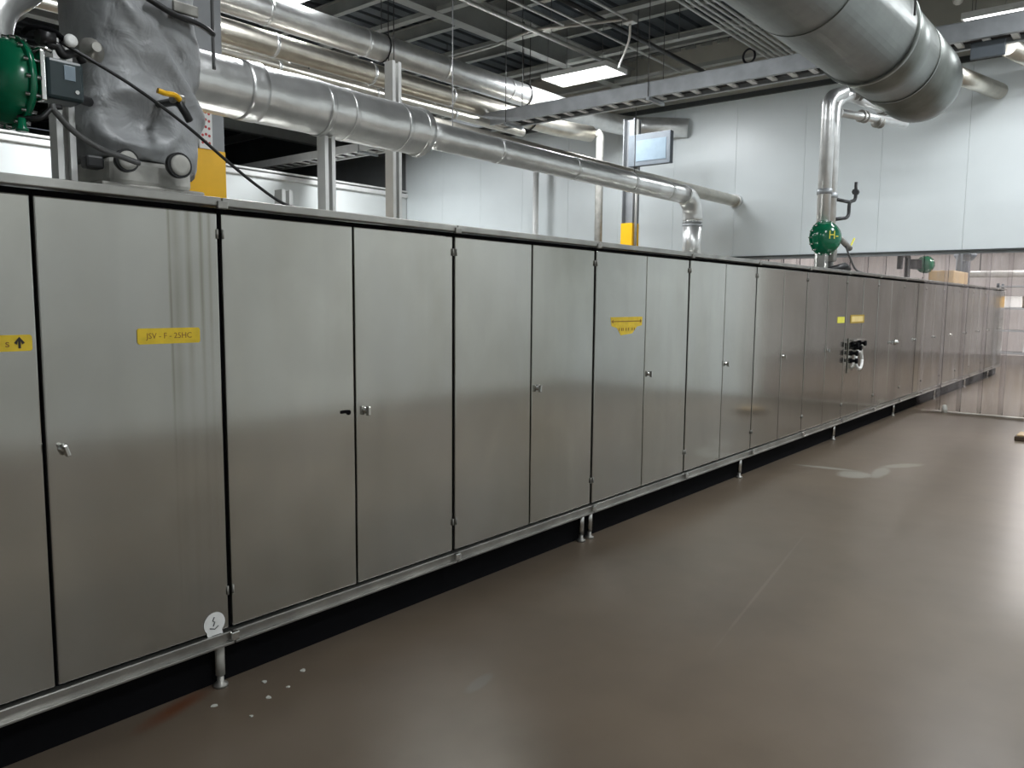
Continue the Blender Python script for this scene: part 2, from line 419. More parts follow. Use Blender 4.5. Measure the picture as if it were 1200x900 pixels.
# ------------------------------------------------------------------ stainless cabinets
X0, MW, NM = 1.68, 1.323, 15
YF, YB = 2.86, 5.16
door_me = None
def door_mesh(wd):
    mb = MB().box(-wd/2, wd/2, 0, .022, .262, 1.93, .005)
    me = bpy.data.meshes.new('door'); me.from_pydata(mb.v, [], mb.f); me.materials.append(M['steel']); return me
door_me = door_mesh(MW/2-.016)
latch = MB(); latch.lathe((0, 0, 0), (0, -1, 0), [(0, .017), (.006, .017), (.008, .011), (.014, .011)], 14)
latch.box(-.007, .007, -.034, -.012, -.026, .016, .003)
latch_me = None
order = ['first', 'second', 'third', 'fourth', 'fifth', 'sixth', 'seventh', 'eighth', 'ninth', 'tenth', 'eleventh']
def cab_label(k):
    d = {-1: 'stainless cabinet section under the wrapped valve, stained door with long yellow tape label',
         0: 'stainless two-door cabinet section directly right of the round white sticker',
         1: 'stainless two-door cabinet section left of the paired legs, no sticker on its doors',
         2: 'stainless two-door cabinet section with the tapered yellow double-arrow label',
         3: 'stainless two-door cabinet section directly right of the double-arrow labelled one',
         4: 'second stainless cabinet section right of the double-arrow labelled one',
         5: 'stainless cabinet section bearing the small bright yellow sticker, under the green valve head',
         6: 'stainless cabinet section with framed yellow label and coiled white hose on its door',
         7: 'stainless cabinet section right of the one with coiled white hose',
         8: 'last stainless cabinet section in front of the clear strip curtain'}
    if k in d: return d[k]
    return 'stainless cabinet section seen through the strip curtain, %s beyond it' % order[k-9]
RND = random.Random(3)
for k in range(-1, NM):
    x0 = X0+k*MW; x1 = x0+MW; xm = (x0+x1)/2
    t = thing('cabinet_section', cab_label(k), 'cabinet', (x0, YF, 0), 'stainless cabinet sections in one long row')
    MB().box(x0+.002, x1-.002, YF+.045, YB, .24, 1.95).build('body', M['steel'], t)
    MB().box(x0+.004, x1-.004, YF+.024, YF+.044, .25, 1.952).build('gap_backing', M['black'], t)  # black sheet behind the doors, showing in the gaps between them
    MB().box(x0+.003, x1-.003, YF-.025, YF+.07, 1.955, 1.988, .004).build('top_rail', M['rail'], t)
    mb = MB().box(x0+.003, x1-.003, YF-.012, YF+.07, .206, .250, .004); mb.box(x0+.003, x1-.003, YF-.03, YF-.004, .200, .212, .003)
    mb.build('bottom_rail', M['rail'], t)
    MB().box(x0+.0005, x1-.0005, YF+.085, YF+.10, .002, .20).box(x0+.01, x1-.01, YF+.10, YB, .19, .235).build('under_shade', M['black'], t)  # black sheets standing in for the deep shade below the cabinet
    MB().box(x0-.022, x0+.022, YF-.034, YF-.012, 1.945, 1.975, .004).build('joint_clip', M['dullmetal'], t)
    MB().box(x0-.018, x0+.018, YF-.036, YF-.013, .215, .250, .004).build('joint_clip', M['chrome'], t)
    for s in (0, 1):
        cx = x0+.010+(MW/2-.016)/2 if s == 0 else x1-.010-(MW/2-.016)/2
        me = door_me
        if k == -1 and s == 1:
            me = door_me.copy(); me.materials.clear(); me.materials.append(M['steel_streak'])
        d = bpy.data.objects.new('door', me); C.objects.link(d); d.parent = t
        d.location = (cx-x0, RND.uniform(-.0015, .0015), 0); d.rotation_euler = (RND.uniform(-.0012, .0012), 0, RND.uniform(-.004, .004))
        if s == 1:
            if latch_me is None:
                h = latch.build('latch_handle', M['chrome']); latch_me = h.data; C.objects.unlink(h)
            h = bpy.data.objects.new('latch_handle', latch_me); C.objects.link(h); h.parent = d
            h.location = (-(MW/2-.016)/2+.052, 0, 1.088); h.rotation_euler = (0, RND.uniform(-.3, .3), 0)
        if k == 0 and s == 0:
            kp = MB().lathe((0, 0, 0), (0, -1, 0), [(0, .012), (.004, .012)], 12).box(-.045, -.005, -.006, 0, -.002, .012, .002).build('lock_tongue', M['black']); kp.parent = d; kp.location = ((MW/2-.016)/2-.035, 0, 1.085)
    for px_ in (x0+.012, x1-.012):          # hinge pins on the outer edges
        for z in (.42, 1.85): MB().tube([(px_, YF-.004, z-.018), (px_, YF-.004, z+.018)], .0045, 8).build('hinge_pin', M['dullmetal'], t)
    legs = {-1: (1.655,), 1: (4.29,), 2: (4.39,), 3: (6.86,), 5: (9.55,), 7: (12.235,), 9: (14.88,), 11: (17.53,), 13: (20.17,)}.get(k, ())
    for lx in legs:
        l = MB().tube([(lx, YF+.05, .204), (lx, YF+.05, .05)], .019, 12).build('leg', M['offwhite'] if k == -1 else M['chrome'], t)
        fo = MB().lathe((lx, YF+.05, 0), (0, 0, 1), [(0, .03), (.012, .03), (.02, .014), (.055, .014)], 12).build('foot', M['dullmetal']); fo.parent = l
        fo.matrix_parent_inverse = Matrix()
        if k == -1: l['label'] = 'grimy brownish leg'
    for lx in ((x0+.06,) if k % 2 == 0 else (x1-.06,)):
        MB().tube([(lx, YB-.1, .19), (lx, YB-.1, 0)], .019, 8).build('rear_leg', M['chrome'], t)

# stickers and fittings on the doors
yf = YF-.0035
def sticker(name, poly, mat, label, group=None):
    mb = MB(); o = len(poly)
    mb.v = [(x, yf, z) for x, z in poly]+[(x, yf+.0025, z) for x, z in poly]
    mb.quad(list(range(o))); mb.quad(list(range(o, 2*o))[::-1])
    for i in range(o): mb.quad([i, i+o, (i+1) % o+o, (i+1) % o])
    return tag(mb.build(name, mat), label, 'sticker', group)
def rpoly(x0, x1, z0, z1, c=.006): return [(x0+c, z0), (x1-c, z0), (x1, z0+c), (x1, z1-c), (x1-c, z1), (x0+c, z1), (x0, z1-c), (x0, z0+c)]
s1 = sticker('tape_label', rpoly(.70, .998, 1.425, 1.478), M['tape'], 'yellow tape label with black up arrow at the left edge of the picture')
lettering('lettering', 's', .036, (.925, yf-.0005, 1.450), M['ink2'], s1, sx=1.1)
mb = MB(); mb.v = [(.944, yf-.001, 1.452), (.953, yf-.001, 1.446), (.956, yf-.001, 1.459), (.956, yf-.001, 1.434), (.964, yf-.001, 1.434), (.964, yf-.001, 1.459), (.967, yf-.001, 1.446), (.976, yf-.001, 1.452), (.960, yf-.001, 1.472)]
mb.quad([0, 1, 2, 8]); mb.quad([2, 3, 4, 5]); mb.quad([8, 2, 5]); mb.quad([8, 5, 6, 7]); part_of(mb.build('arrow', M['ink']), s1)
s2 = sticker('tape_label', rpoly(1.343, 1.584, 1.432, 1.490), M['tape'], 'yellow tape label with faint hand lettering on the stained door')
lettering('lettering', 'JSV - F - 25HC', .030, (1.463, yf-.0005, 1.461), M['ink2'], s2, sx=.98)
s3 = sticker('tapered_label', [(4.515, 1.500), (4.935, 1.500), (4.93, 1.44), (4.86, 1.43), (4.80, 1.385), (4.65, 1.375), (4.60, 1.425), (4.53, 1.44)], M['tape'], 'yellow label tapering downward with a double-headed arrow')
mb = MB(); ya = yf-.001
mb.v = [(4.525, ya, 1.470), (4.55, ya, 1.485), (4.55, ya, 1.455), (4.925, ya, 1.470), (4.90, ya, 1.485), (4.90, ya, 1.455)]; mb.quad([0, 2, 1]); mb.quad([3, 4, 5])
o = len(mb.v); mb.v += [(4.55, ya, 1.467), (4.90, ya, 1.467), (4.90, ya, 1.473), (4.55, ya, 1.473)]; mb.quad([o, o+1, o+2, o+3])
for xx in (4.62, 4.65, 4.67, 4.71, 4.74, 4.79, 4.82):
    o = len(mb.v); mb.v += [(xx, ya, 1.405), (xx+.012, ya, 1.405), (xx+.012, ya, 1.425), (xx, ya, 1.425)]; mb.quad([o, o+1, o+2, o+3])
part_of(mb.build('print', M['ink2']), s3)
sticker('small_label', rpoly(9.32, 9.575, 1.385, 1.455), M['tape2'], 'small plain bright yellow sticker left of the framed one')
s5 = sticker('framed_label', rpoly(9.80, 10.36, 1.375, 1.475), M['tapeb'], 'cream label in a brown yellow frame above the hose panel')
part_of(MB().box(9.84, 10.30, yf-.002, yf+.001, 1.393, 1.458).build('label_field', M['tape3']), s5)
# round white sticker
mb = MB(); o = 0; mb.v = [(1.606+.046*math.cos(a*PI/12), yf, .300+.046*math.sin(a*PI/12)) for a in range(24)]; mb.quad(list(range(24)))
mb.v += [(1.570, yf-.001, .272), (1.578, yf-.001, .236), (1.644, yf-.001, .236), (1.636, yf-.001, .272)]; mb.quad([24, 25, 26, 27])
s6 = tag(mb.build('round_sticker', M['white']), 'round white sticker with a tab, low on the stained door', 'sticker')
mb = MB()
mb.tube([(1.606, yf-.001, .327), (1.598, yf-.001, .313), (1.607, yf-.001, .306), (1.600, yf-.001, .290)], .0025, 5)
mb.tube([(1.585, yf-.001, .285), (1.606, yf-.001, .277), (1.622, yf-.001, .287)], .0025, 5); mb.box(1.592, 1.632, yf-.0025, yf-.001, .244, .252)
part_of(mb.build('emblem', M['cableg']), s6)
# hose panel on section 6
t = thing('hose_panel', 'metal plate with black valves and a ring of white hose, on the doors', 'panel', (10.05, YF, 1.0))
MB().box(9.76, 10.36, YF-.012, YF-.004, .78, 1.20, .003).build('back_plate', M['steel'], t)
MB().box(9.80, 10.25, YF-.06, YF-.012, 1.165, 1.185, .003).build('bracket', M['chrome'], t)
for i, (xx, zz) in enumerate(((9.86, 1.12), (9.98, 1.08), (10.16, 1.13), (9.84, 1.02), (9.84, .93))):
    MB().lathe((xx, YF-.012, zz), (0, -1, 0), [(0, .03), (.02, .03), (.025, .018), (.06, .018), (.062, .032), (.085, .032)], 12).build('valve_knob', M['black'], t)
MB().tube([(10.06+.13*math.cos(a)+.004*math.sin(3*a), YF-.05+.01*math.sin(a), .93+.105*math.sin(a)) for a in [2*PI*i/28 for i in range(29)]], .018, 8).build('hose_ring', M['white'], t)
MB().tube(smooth_path([(10.0, YF-.06, 1.09), (10.12, YF-.06, 1.05), (10.19, YF-.05, .93)]), .010, 8).build('hose_end', M['white'], t)
tag(MB().lathe((11.9, YF, 1.08), (0, -1, 0), [(0, .04), (.01, .04), (.02, .028), (.05, .02)], 12).build('door_button', M['chrome']), 'bright round knob on the eighth cabinet section before the curtain', 'knob')

# ------------------------------------------------------------------ strip curtain
t = thing('strip_curtain', 'clear plastic strip curtain hanging in the wall opening across the floor', 'curtain', (XW, 1.6, OPEN_TOP))
MB().box(XW+.015, XW+.045, YO0, YO1, OPEN_TOP-.06, OPEN_TOP-.025).build('hanging_rail', M['galv'], t)
y = 2.80; i = 0
def strip(y0, y1, z0, xo, ph):
    mb = MB(); n_ = 8; nz = 10
    for side in (0, 1):
        for j in range(nz+1):
            z = z0+(OPEN_TOP-.03-z0)*j/nz
            for a in range(n_+1):
                u = a/n_; bow = .018*math.sin(PI*u)+.010*math.sin(z*2.1+ph)*(1-j/nz)
                mb.v.append((xo-bow+side*.003, y0+(y1-y0)*u, z))
    L = (n_+1)*(nz+1)
    for j in range(nz):
        for a in range(n_):
            p = j*(n_+1)+a; mb.quad([p, p+n_+1, p+n_+2, p+1], True); mb.quad([p+L, p+1+L, p+n_+2+L, p+n_+1+L], True)
    for a in range(n_): mb.quad([a, a+1, a+1+L, a+L])
    for j in range(nz):
        p = j*(n_+1); mb.quad([p, p+L, p+n_+1+L, p+n_+1]); q = p+n_; mb.quad([q, q+n_+1, q+n_+1+L, q+L])
    return mb
while y > YO0+.05:
    strip(y-.30, y+.03, .02, XW+.05+(i % 2)*.022, i*1.7).build('strip', M['pvc'], t); y -= .27; i += 1
y = 5.85
t2 = thing('short_strip_curtain', 'short clear plastic strips closing the gap above the cabinets', 'curtain', (XW, 4.4, OPEN_TOP))
MB().box(XW+.100, XW+.115, 2.9, YO1, OPEN_TOP-.06, OPEN_TOP-.025).build('hanging_rail', M['galv'], t2)
while y > 2.95:
    strip(y-.30, y+.03, 2.0, XW+.12+(i % 2)*.022, i*1.7).build('strip', M['pvc'], t2); y -= .27; i += 1

# ------------------------------------------------------------------ low insulated pipe above the cabinets
PY, PZ = 3.6, 2.625
t = thing('insulated_pipe', 'thick silver-jacketed pipe stepping down in size and turning down onto the cabinets', 'pipe', (1.7, PY, PZ))
def wob_tube(pts, r, n=24, seed=0, amp=.012):
    mb = MB(); mb.tube(pts, r, n)
    for i, v in enumerate(mb.v):
        p = Vector(v); d = noise.noise(p*6+Vector((seed, 0, 0)))*amp*r*8
        c_ = Vector((p.x, PY, PZ)); mb.v[i] = tuple(p+(p-c_).normalized()*d)
    return mb
wob_tube([(1.7+1.78*i/60, PY, PZ) for i in range(61)], .140, 28, 1, .006).build('wide_jacket', M['jacket'], t)
for xb_, wd in ((2.28, .10), (2.72, .03), (2.88, .03), (3.28, .03), (3.44, .04)):
    wob_tube([(xb_-wd/2+wd*i/4, PY, PZ) for i in range(5)], .1445, 28, xb_, .010).build('jacket_band', M['jacket'], t)
MB().tube([(3.46, PY, PZ), (3.475, PY, PZ), (3.50, PY, PZ)], 0, 24, True, [.135, .135, .088]).build('reducer', M['jacket'], t)
xE = 7.13
body = [(3.49+(xE-.18-3.49)*i/20, PY, PZ) for i in range(21)]
MB().tube(body, .084, 20).build('slim_jacket', M['jacket'], t)
for xb_ in (4.2, 5.1, 5.95, 6.6):
    MB().tube([(xb_-.015, PY, PZ), (xb_+.015, PY, PZ)], .087, 20).build('jacket_band', M['jacket'], t)
bend = [(xE-.20, PY, PZ)]+[(xE-.20+.20*math.sin(a), PY, PZ-.20+.20*math.cos(a)) for a in [PI/2*i/6 for i in range(7)]]
MB().tube([(xE-.21, PY, PZ)]+bend[1:]+[(xE, PY, PZ-.25)], .096, 18).build('gored_elbow', M['jacket'], t)
MB().tube([(xE, PY, PZ-.22), (xE, PY, 1.952)], .090, 20).build('riser_jacket', M['jacket'], t)
for zz in (2.35, 2.38): MB().tube([(xE, PY, zz-.008), (xE, PY, zz+.008)], .096, 20).build('jacket_band', M['galv'], t)

# pipe behind it, into the far wall
t = thing('wall_pipe', 'silver pipe running behind the bent pipe and entering the white wall', 'pipe', (9, 5.8, 3.35))
MB().tube([(5.6, 5.86, 3.36), (13.19, 5.86, 3.36)], .095, 18).build('jacket', M['jacket2'], t)
MB().tube([(13.15, 5.86, 3.36), (13.20, 5.86, 3.36)], .12, 18).build('wall_collar', M['jacket'], t)
for xx in (6, 9.6): MB().tube(route([(xx, 5.74, 5.6), (xx, 5.74, 3.3), (xx, 5.98, 3.2), (xx, 5.98, 3.45)], .06), .006, 6).build('hanger', M['cableg'], t)

# posts on the cabinet tops
def strut(x, y, z0, z1, label, s=.05, grp=None):
    mb = MB(); h = s
    mb.box(x-h, x+h, y+h*.8, y+h, z0, z1); mb.box(x-h, x-h*.8, y-h, y+h*.8, z0, z1); mb.box(x+h*.8, x+h, y-h, y+h*.8, z0, z1)
    mb.box(x-h*.8, x-h*.35, y-h, y-h*.85, z0, z1); mb.box(x+h*.35, x+h*.8, y-h, y-h*.85, z0, z1)
    return tag(mb.build('strut_post', M['white']), label, 'post', grp)
strut(2.765, 3.6, 1.951, 2.483, 'short white channel post propping the thick silver pipe', .035)
strut(3.98, 4.4, 1.951, 3.30, 'tall white channel post rising behind the thick silver pipe', .042)
strut(1.345, 3.42, 1.951, 2.60, 'white channel post beside the green valve head at the left', .035)
strut(2.28, 3.3, 1.951, 2.12, 'stub of white channel post right of the yellow column', .03)

# ------------------------------------------------------------------ columns
def column(x, y, h, label, ztop, top=5.5):
    t = thing('steel_column', label, 'column', (x, y, 0))
    mb = MB(); mb.box(x-h, x+h, y-h, y-h+.015, 0, top); mb.box(x-h, x+h, y+h-.015, y+h, 0, top); mb.box(x-.006, x+.006, y-h+.015, y+h-.015, 0, top)
    mb.build('shaft', M['colgrey'], t)
    mb = MB(); e = .004
    mb.box(x-h-e, x+h+e, y-h-e, y-h-.0005, 0, ztop); mb.box(x-h-e, x+h+e, y+h+.0005, y+h+e, 0, ztop); mb.box(x-h-e, x-h-.0005, y-h, y+h, 0, ztop); mb.box(x+h+.0005, x+h+e, y-h, y+h, 0, ztop)
    mb.build('yellow_wrap', M['yellow'], t)
    return t
t = column(3.02, 5.38, .125, 'grey steel column with yellow lower wrap behind the valve blanket', 2.64)
MB().box(2.62, 2.888, 5.24, 5.246, 2.0, 2.40, .002).build('guard_plate', M['yellow'], t)
MB().box(2.945, 3.045, 5.236, 5.25, 2.64, 2.94, .003).build('notice', M['white'], t)
mb = MB()
for i in range(5):
    for j in range(3): mb.lathe((2.97+.025*j, 5.2355, 2.68+.05*i+.008*(j % 2)), (0, -1, 0), [(0, .010), (.001, .010)], 8)
mb.build('red_print', M['red'], t)
t = column(11.6, 7.0, .105, 'grey steel column with yellow lower wrap in front of the far wall', 2.912, top=4.6)
MB().tube([(11.56, 6.87, 1.6), (11.56, 6.87, 4.58)], .025, 8).build('conduit', M['conduit'], t)
t = thing('wall_box', 'dark grey framed box with pale screen mounted high on the far column', 'box', (11.43, 6.6, 3.8))
MB().box(11.38, 11.485, 6.17, 6.93, 3.80, 4.30, .006).build('housing', M['box'], t)
MB().box(11.374, 11.3795, 6.24, 6.78, 3.87, 4.20, .002).build('screen', M['glassy'], t)

# thin pipes before the wall
def pipe(name, pts, r, mat, label, n=12, R_=.15, cat='pipe', grp=None, sm=True):
    return tag(MB().tube(route(pts, R_) if sm else pts, r, n).build(name, mat), label, cat, grp)
pipe('drop_pipe', [(12.95, 10.05, 0), (12.95, 10.05, 4.6)], .06, M['white'], 'thin white vertical pipe against the wall, left of the jointed one')

# ------------------------------------------------------------------ upper pipes
def upper(y, z, r, pts_extra, label, x0=-4.9, x1=12.0, mat='jacket2', bands=1.4):
    t = thing('overhead_pipe', label, 'pipe', (x1, y, z))
    MB().tube([(x0, y, z), (x1, y, z)] if not pts_extra else route([(x0, y, z), (x1, y, z)]+pts_extra, .3), r, 18).build('jacket', M[mat], t)
    x = 2.5
    while x < x1-.4:
        MB().tube([(x-.02, y, z), (x+.02, y, z)], r+.004, 18).build('jacket_band', M['jacket'], t); x += bands
    for x in (4.1, 7.0, 9.9):
        if x < x1-.2:
            MB().tube([(x, y, 5.9), (x, y, z+r+.06)], .006, 6).build('hanger_rod', M['cable'], t)
            MB().tube([(x, y+(r+.012)*math.sin(a), z+(r+.012)*math.cos(a)) for a in [2*PI*i/16 for i in range(17)]], .010, 6).build('hanger_ring', M['cable'], t)
    return t
upper(7.95, 4.80, .170, [(12.7, 7.85, 4.80), (13.19, 6.8, 4.71)], 'topmost thick silver overhead pipe ending in an elbow at the white wall', x1=12.0, mat='jacket')
upper(7.82, 4.40, .130, [(11.30, 7.62, 4.40)], 'silver overhead pipe below the topmost one, dropping down beside the far column', x1=10.5)
upper(7.72, 4.15, .060, [], 'slim pipe lowest in the overhead bundle', x1=9.6)
upper(9.60, 4.85, .120, [], 'aged overhead pipe farthest back in the bundle', x1=10.8)

pipe('drop_pipe', [(11.3, 7.50, 4.42), (11.36, 7.47, 4.36), (11.36, 7.47, 0)], .065, M['offwhite'], 'thin jointed drop pipe between the white pipe and the yellow column')
# ------------------------------------------------------------------ cable ladders
def ladder(x, y0, y1, z, label, wd=.35, h=.15, mat='galv', hang=(), step=.3):
    t = thing('cable_ladder', label, 'cable tray', (x, y1, z))
    for xx in (x, x+wd):
        mb = MB().box(xx-.012, xx+.012, y0, y1, z, z+h); mb.box(xx-.02, xx+.035, y0, y1, z-.004, z+.004) ; mb.box(xx-.02, xx+.02, y0, y1, z+h, z+h+.004)
        mb.build('side_rail', M[mat], t)
    y = y0+.1
    while y < y1:
        MB().box(x+.012, x+wd-.012, y-.03, y+.03, z+.012, z+.034).build('rung', M['white'], t); y += step
    mb = MB()
    for i in range(8): mb.tube([(x+.035+(wd-.07)/7*i, y0, z+.060+.006*(i % 2)), (x+.035+(wd-.07)/7*i, y1, z+.060)], .022, 8)
    mb.build('cable', M['cable'], t)['kind'] = 'stuff'
    for yy in hang:
        MB().box(x-.04, x+wd+.04, yy-.02, yy+.02, z-.045, z-.006).build('support_bar', M['galv'], t)
        for xx in (x-.03, x+wd+.03): MB().tube([(xx, yy, z-.045), (xx, yy, 5.93)], .006, 6).build('hanger_rod', M['cableg'], t)
    return t
ladder(8.8, -3.3, 8.9, 4.12, 'long grey cable ladder crossing below the ceiling in front of the white wall', .31, .17, hang=(7.36, 5.08, 2.96, .96, -1.2), step=.235)
ladder(10.0, 11.6, 16.5, 4.42, 'short bright cable ladder far left behind the low pipe', .4, .14, 'white', hang=(12.0,))

# ------------------------------------------------------------------ big duct
DY, DZ, DR = 1.8, 3.543, .350
t = thing('round_duct', 'huge round grey metal duct with mitred end passing overhead at the upper right', 'duct', (6, DY, DZ))
MB().tube([(-4.9, DY, DZ), (6.19, DY, DZ)], DR-.003, 64).build('duct_section', M['duct'], t)
MB().tube([(4.86, DY, DZ), (4.88, DY, DZ)], DR, 64).build('seam_band', M['duct'], t)
MB().tube([(6.15, DY, DZ), (6.20, DY, DZ)], DR+.012, 64).build('collar', M['duct'], t)
MB().tube([(6.19, DY, DZ), (6.93, DY, DZ)], DR-.012, 64).build('duct_section', M['duct'], t)
MB().tube([(6.905, DY, DZ), (6.93, DY, DZ)], DR-.006, 64).build('seam_band', M['duct'], t)
dv = Vector((0, .70, .714)); cE = Vector((7.72, DY, DZ))+dv*.40
g = [cE - dv*.40*math.cos(a) + Vector((1, 0, 0))*.40*math.sin(a) for a in [PI/2*i/4 for i in range(5)]]
MB().tube([Vector((6.93, DY, DZ))]+g+[g[-1]+dv*.3, g[-1]+dv*3.0], DR-.008, 64).build('gored_elbow', M['duct'], t)
for xx in (4.0, 6.0):
    for s_ in (-1, 1): MB().tube([(xx, DY+s_*(DR+.01), DZ), (xx, DY+s_*(DR+.01), 5.9)], .008, 6).build('hanger_rod', M['cableg'], t)

# ------------------------------------------------------------------ conduits, rods, cables below the deck
def cond(y, x0, x1, z, r=.018, label='', grp=None, mat='conduit', extra=None):
    pts = [(x0, y, z), (x1, y, z)]+(extra or [])
    return tag(MB().tube(route(pts, .12) if extra else pts, r, 8).build('conduit', M[mat]), label, 'conduit', grp)
cond(6.95, -4.8, 11.2, 5.30, .030, 'bright thick conduit running straight to the ceiling lamp')
cond(6.50, -4.8, 8.95, 5.30, .020, 'pale conduit ending at the roof joist right of the bright one')
cond(6.28, -4.8, 11.9, 5.30, .016, 'thin conduit passing right of the ceiling lamp')
cond(5.68, -4.8, 9.25, 5.28, .018, 'pale conduit ending at the small junction box')
for i, yy in enumerate((4.86, 4.78, 4.68, 4.60, 4.50, 4.42)):
    cond(yy, -4.8, 12.4, 5.28+.012*(i % 2), .020, ['leftmost', 'second from the left', 'third from the left', 'third from the right', 'second from the right', 'rightmost'][i]+' of the six parallel thin conduits beside the big duct', 'conduits bundled beside the big duct')
pipe('sprinkler_pipe', [(7.0, 6.15, 5.4), (12.6, 6.15, 5.4)], .035, M['cable'], 'black sprinkler pipe running above the lamp toward the wall', 10)
tag(MB().box(9.22, 9.36, 5.60, 5.76, 5.24, 5.34, .01).build('junction_box', M['conduit']), 'small pale junction box among the ceiling conduits', 'junction box')
tag(MB().tube(smooth_path([(9.30, 5.68, 5.24), (9.55, 5.85, 5.12), (10.0, 6.25, 5.02), (10.4, 6.55, 5.08), (10.42, 6.62, 5.12)]), .016, 8).build('flex_cable', M['conduit']), 'looping pale flexible cable dropping from junction box to lamp', 'cable')
tag(MB().tube(smooth_path([(9.25, 5.76, 5.30), (9.1, 6.4, 5.32), (8.95, 7.0, 5.34), (9.05, 7.6, 5.33), (9.2, 8.2, 5.36), (9.3, 9.6, 5.38)]), .022, 8).build('flex_conduit', M['conduit']), 'pale bent conduit crossing the others toward the upper pipes', 'conduit')
tag(MB().tube([(11.43, 4.95+.09*math.cos(a)*(1+.03*math.sin(2.3*a)), 5.20+.10*math.sin(a)) for a in [2*PI*i/40 for i in range(121)]], .016, 6).build('cable_coil', M['coil']), 'small coil of dark cable hanging from the ceiling conduits', 'cable')
cond_rods = ((8.0, 7.6, 4.98), (9.0, 7.65, 4.98), (9.2, 6.9, 5.32), (10.4, 5.55, 5.3), (9.8, 4.7, 5.3), (11.6, 5.2, 5.0), (12.2, 5.8, 5.1))
for x, y, z in cond_rods[2:5]:
    tag(MB().tube([(x, y, z), (x, y, 5.92)], .006, 6).build('hanger_rod', M['cableg']), 'thin dark threaded rod '+{9.2: 'left of the looping flexible cable', 10.4: 'right of the ceiling lamp', 9.8: 'beside the six parallel conduits'}[x], 'rod', 'threaded rods of the conduits')

# ------------------------------------------------------------------ valve assembly at the left
def actuator(c, ax, R_, label_parts, t, mark=None):
    c = Vector(c); ax = Vector(ax).normalized()
    # domed casing toward -axis, flange, shallow cover toward +axis
    prof = [(-R_*.72, .002), (-R_*.71, R_*.25), (-R_*.64, R_*.52), (-R_*.50, R_*.74), (-R_*.30, R_*.87), (-R_*.08, R_*.92), (-.008, R_*.92)]
    dm = MB().lathe(c, ax, prof, 36).build('domed_casing', M['green'], t)
    MB().lathe(c, ax, [(-.008, R_), (.012, R_)], 36).build('flange', M['green'], t)
    MB().lathe(c, ax, [(.012, R_*.9), (R_*.2, R_*.8), (R_*.35, R_*.45), (R_*.38, .03), (R_*1.0, .03)], 30).build('rear_casing', M['green'], t)
    ref = Vector((0, 0, 1)); e1 = ax.cross(ref).normalized(); e2 = ax.cross(e1)
    for i in range(16):
        a = 2*PI*i/16; p = c+(e1*math.cos(a)+e2*math.sin(a))*R_*.955
        MB().tube([p-ax*.022, p+ax*.028], .008*R_/.18, 6).build('bolt', M['chrome'], t)
    return dm
t = thing('control_valve', 'left control valve with big green domed head and dark positioner box', 'valve', (1.13, 3.15, 2.33))
actuator((1.068, 3.12, 2.333), (1, .1, 0), .156, None, t)
MB().box(1.130, 1.252, 2.98, 3.09, 2.277, 2.414, .012).build('positioner_box', M['darkplastic'], t)
MB().box(1.185, 1.222, 2.976, 2.9795, 2.345, 2.395, .001).build('display_window', M['glassy'], t)
MB().lathe((1.225, 2.98, 2.31), (0, -1, 0), [(0, .007), (.006, .007)], 10).build('screw', M['chrome'], t)
MB().box(1.112, 1.128, 2.98, 3.03, 2.265, 2.43, .003).build('bracket', M['chrome'], t)
MB().tube([(1.115, 3.0, 2.475), (1.165, 3.0, 2.48)], .026, 14).build('regulator', M['cable'], t)
MB().tube(route([(1.14, 3.0, 2.455), (1.18, 3.0, 2.46), (1.19, 3.0, 2.43), (1.25, 3.02, 2.46), (1.27, 3.03, 2.43)], .02), .015, 10).build('fitting', M['cable'], t)
MB().lathe((1.215, 3.0, 2.48), (0, -1, .2), [(0, .022), (.02, .022), (.024, .01)], 14).build('gauge', M['white'], t)
MB().tube(route([(1.09, 3.05, 2.49), (1.09, 3.0, 2.50), (1.15, 2.98, 2.505), (1.20, 3.0, 2.485)], .02), .009, 8).build('tube', M['black'], t)
MB().tube(route([(1.10, 3.05, 2.435), (1.12, 2.98, 2.44), (1.15, 2.98, 2.43)], .02), .007, 8).build('tube', M['chrome'], t)
MB().tube(route([(1.06, 3.05, 2.21), (1.11, 3.0, 2.20), (1.15, 3.0, 2.25), (1.18, 3.0, 2.255)], .03), .009, 8).build('tube', M['cable'], t)
MB().lathe((1.06, 3.02, 2.20), (0, 0, -1), [(0, .012), (.03, .014), (.034, .02), (.045, .02)], 12).build('drain_plug', M['green'], t)
MB().tube([(1.20, 3.115, 2.335), (1.40, 3.30, 2.36)], .018, 14).build('stem', M['cable'], t)

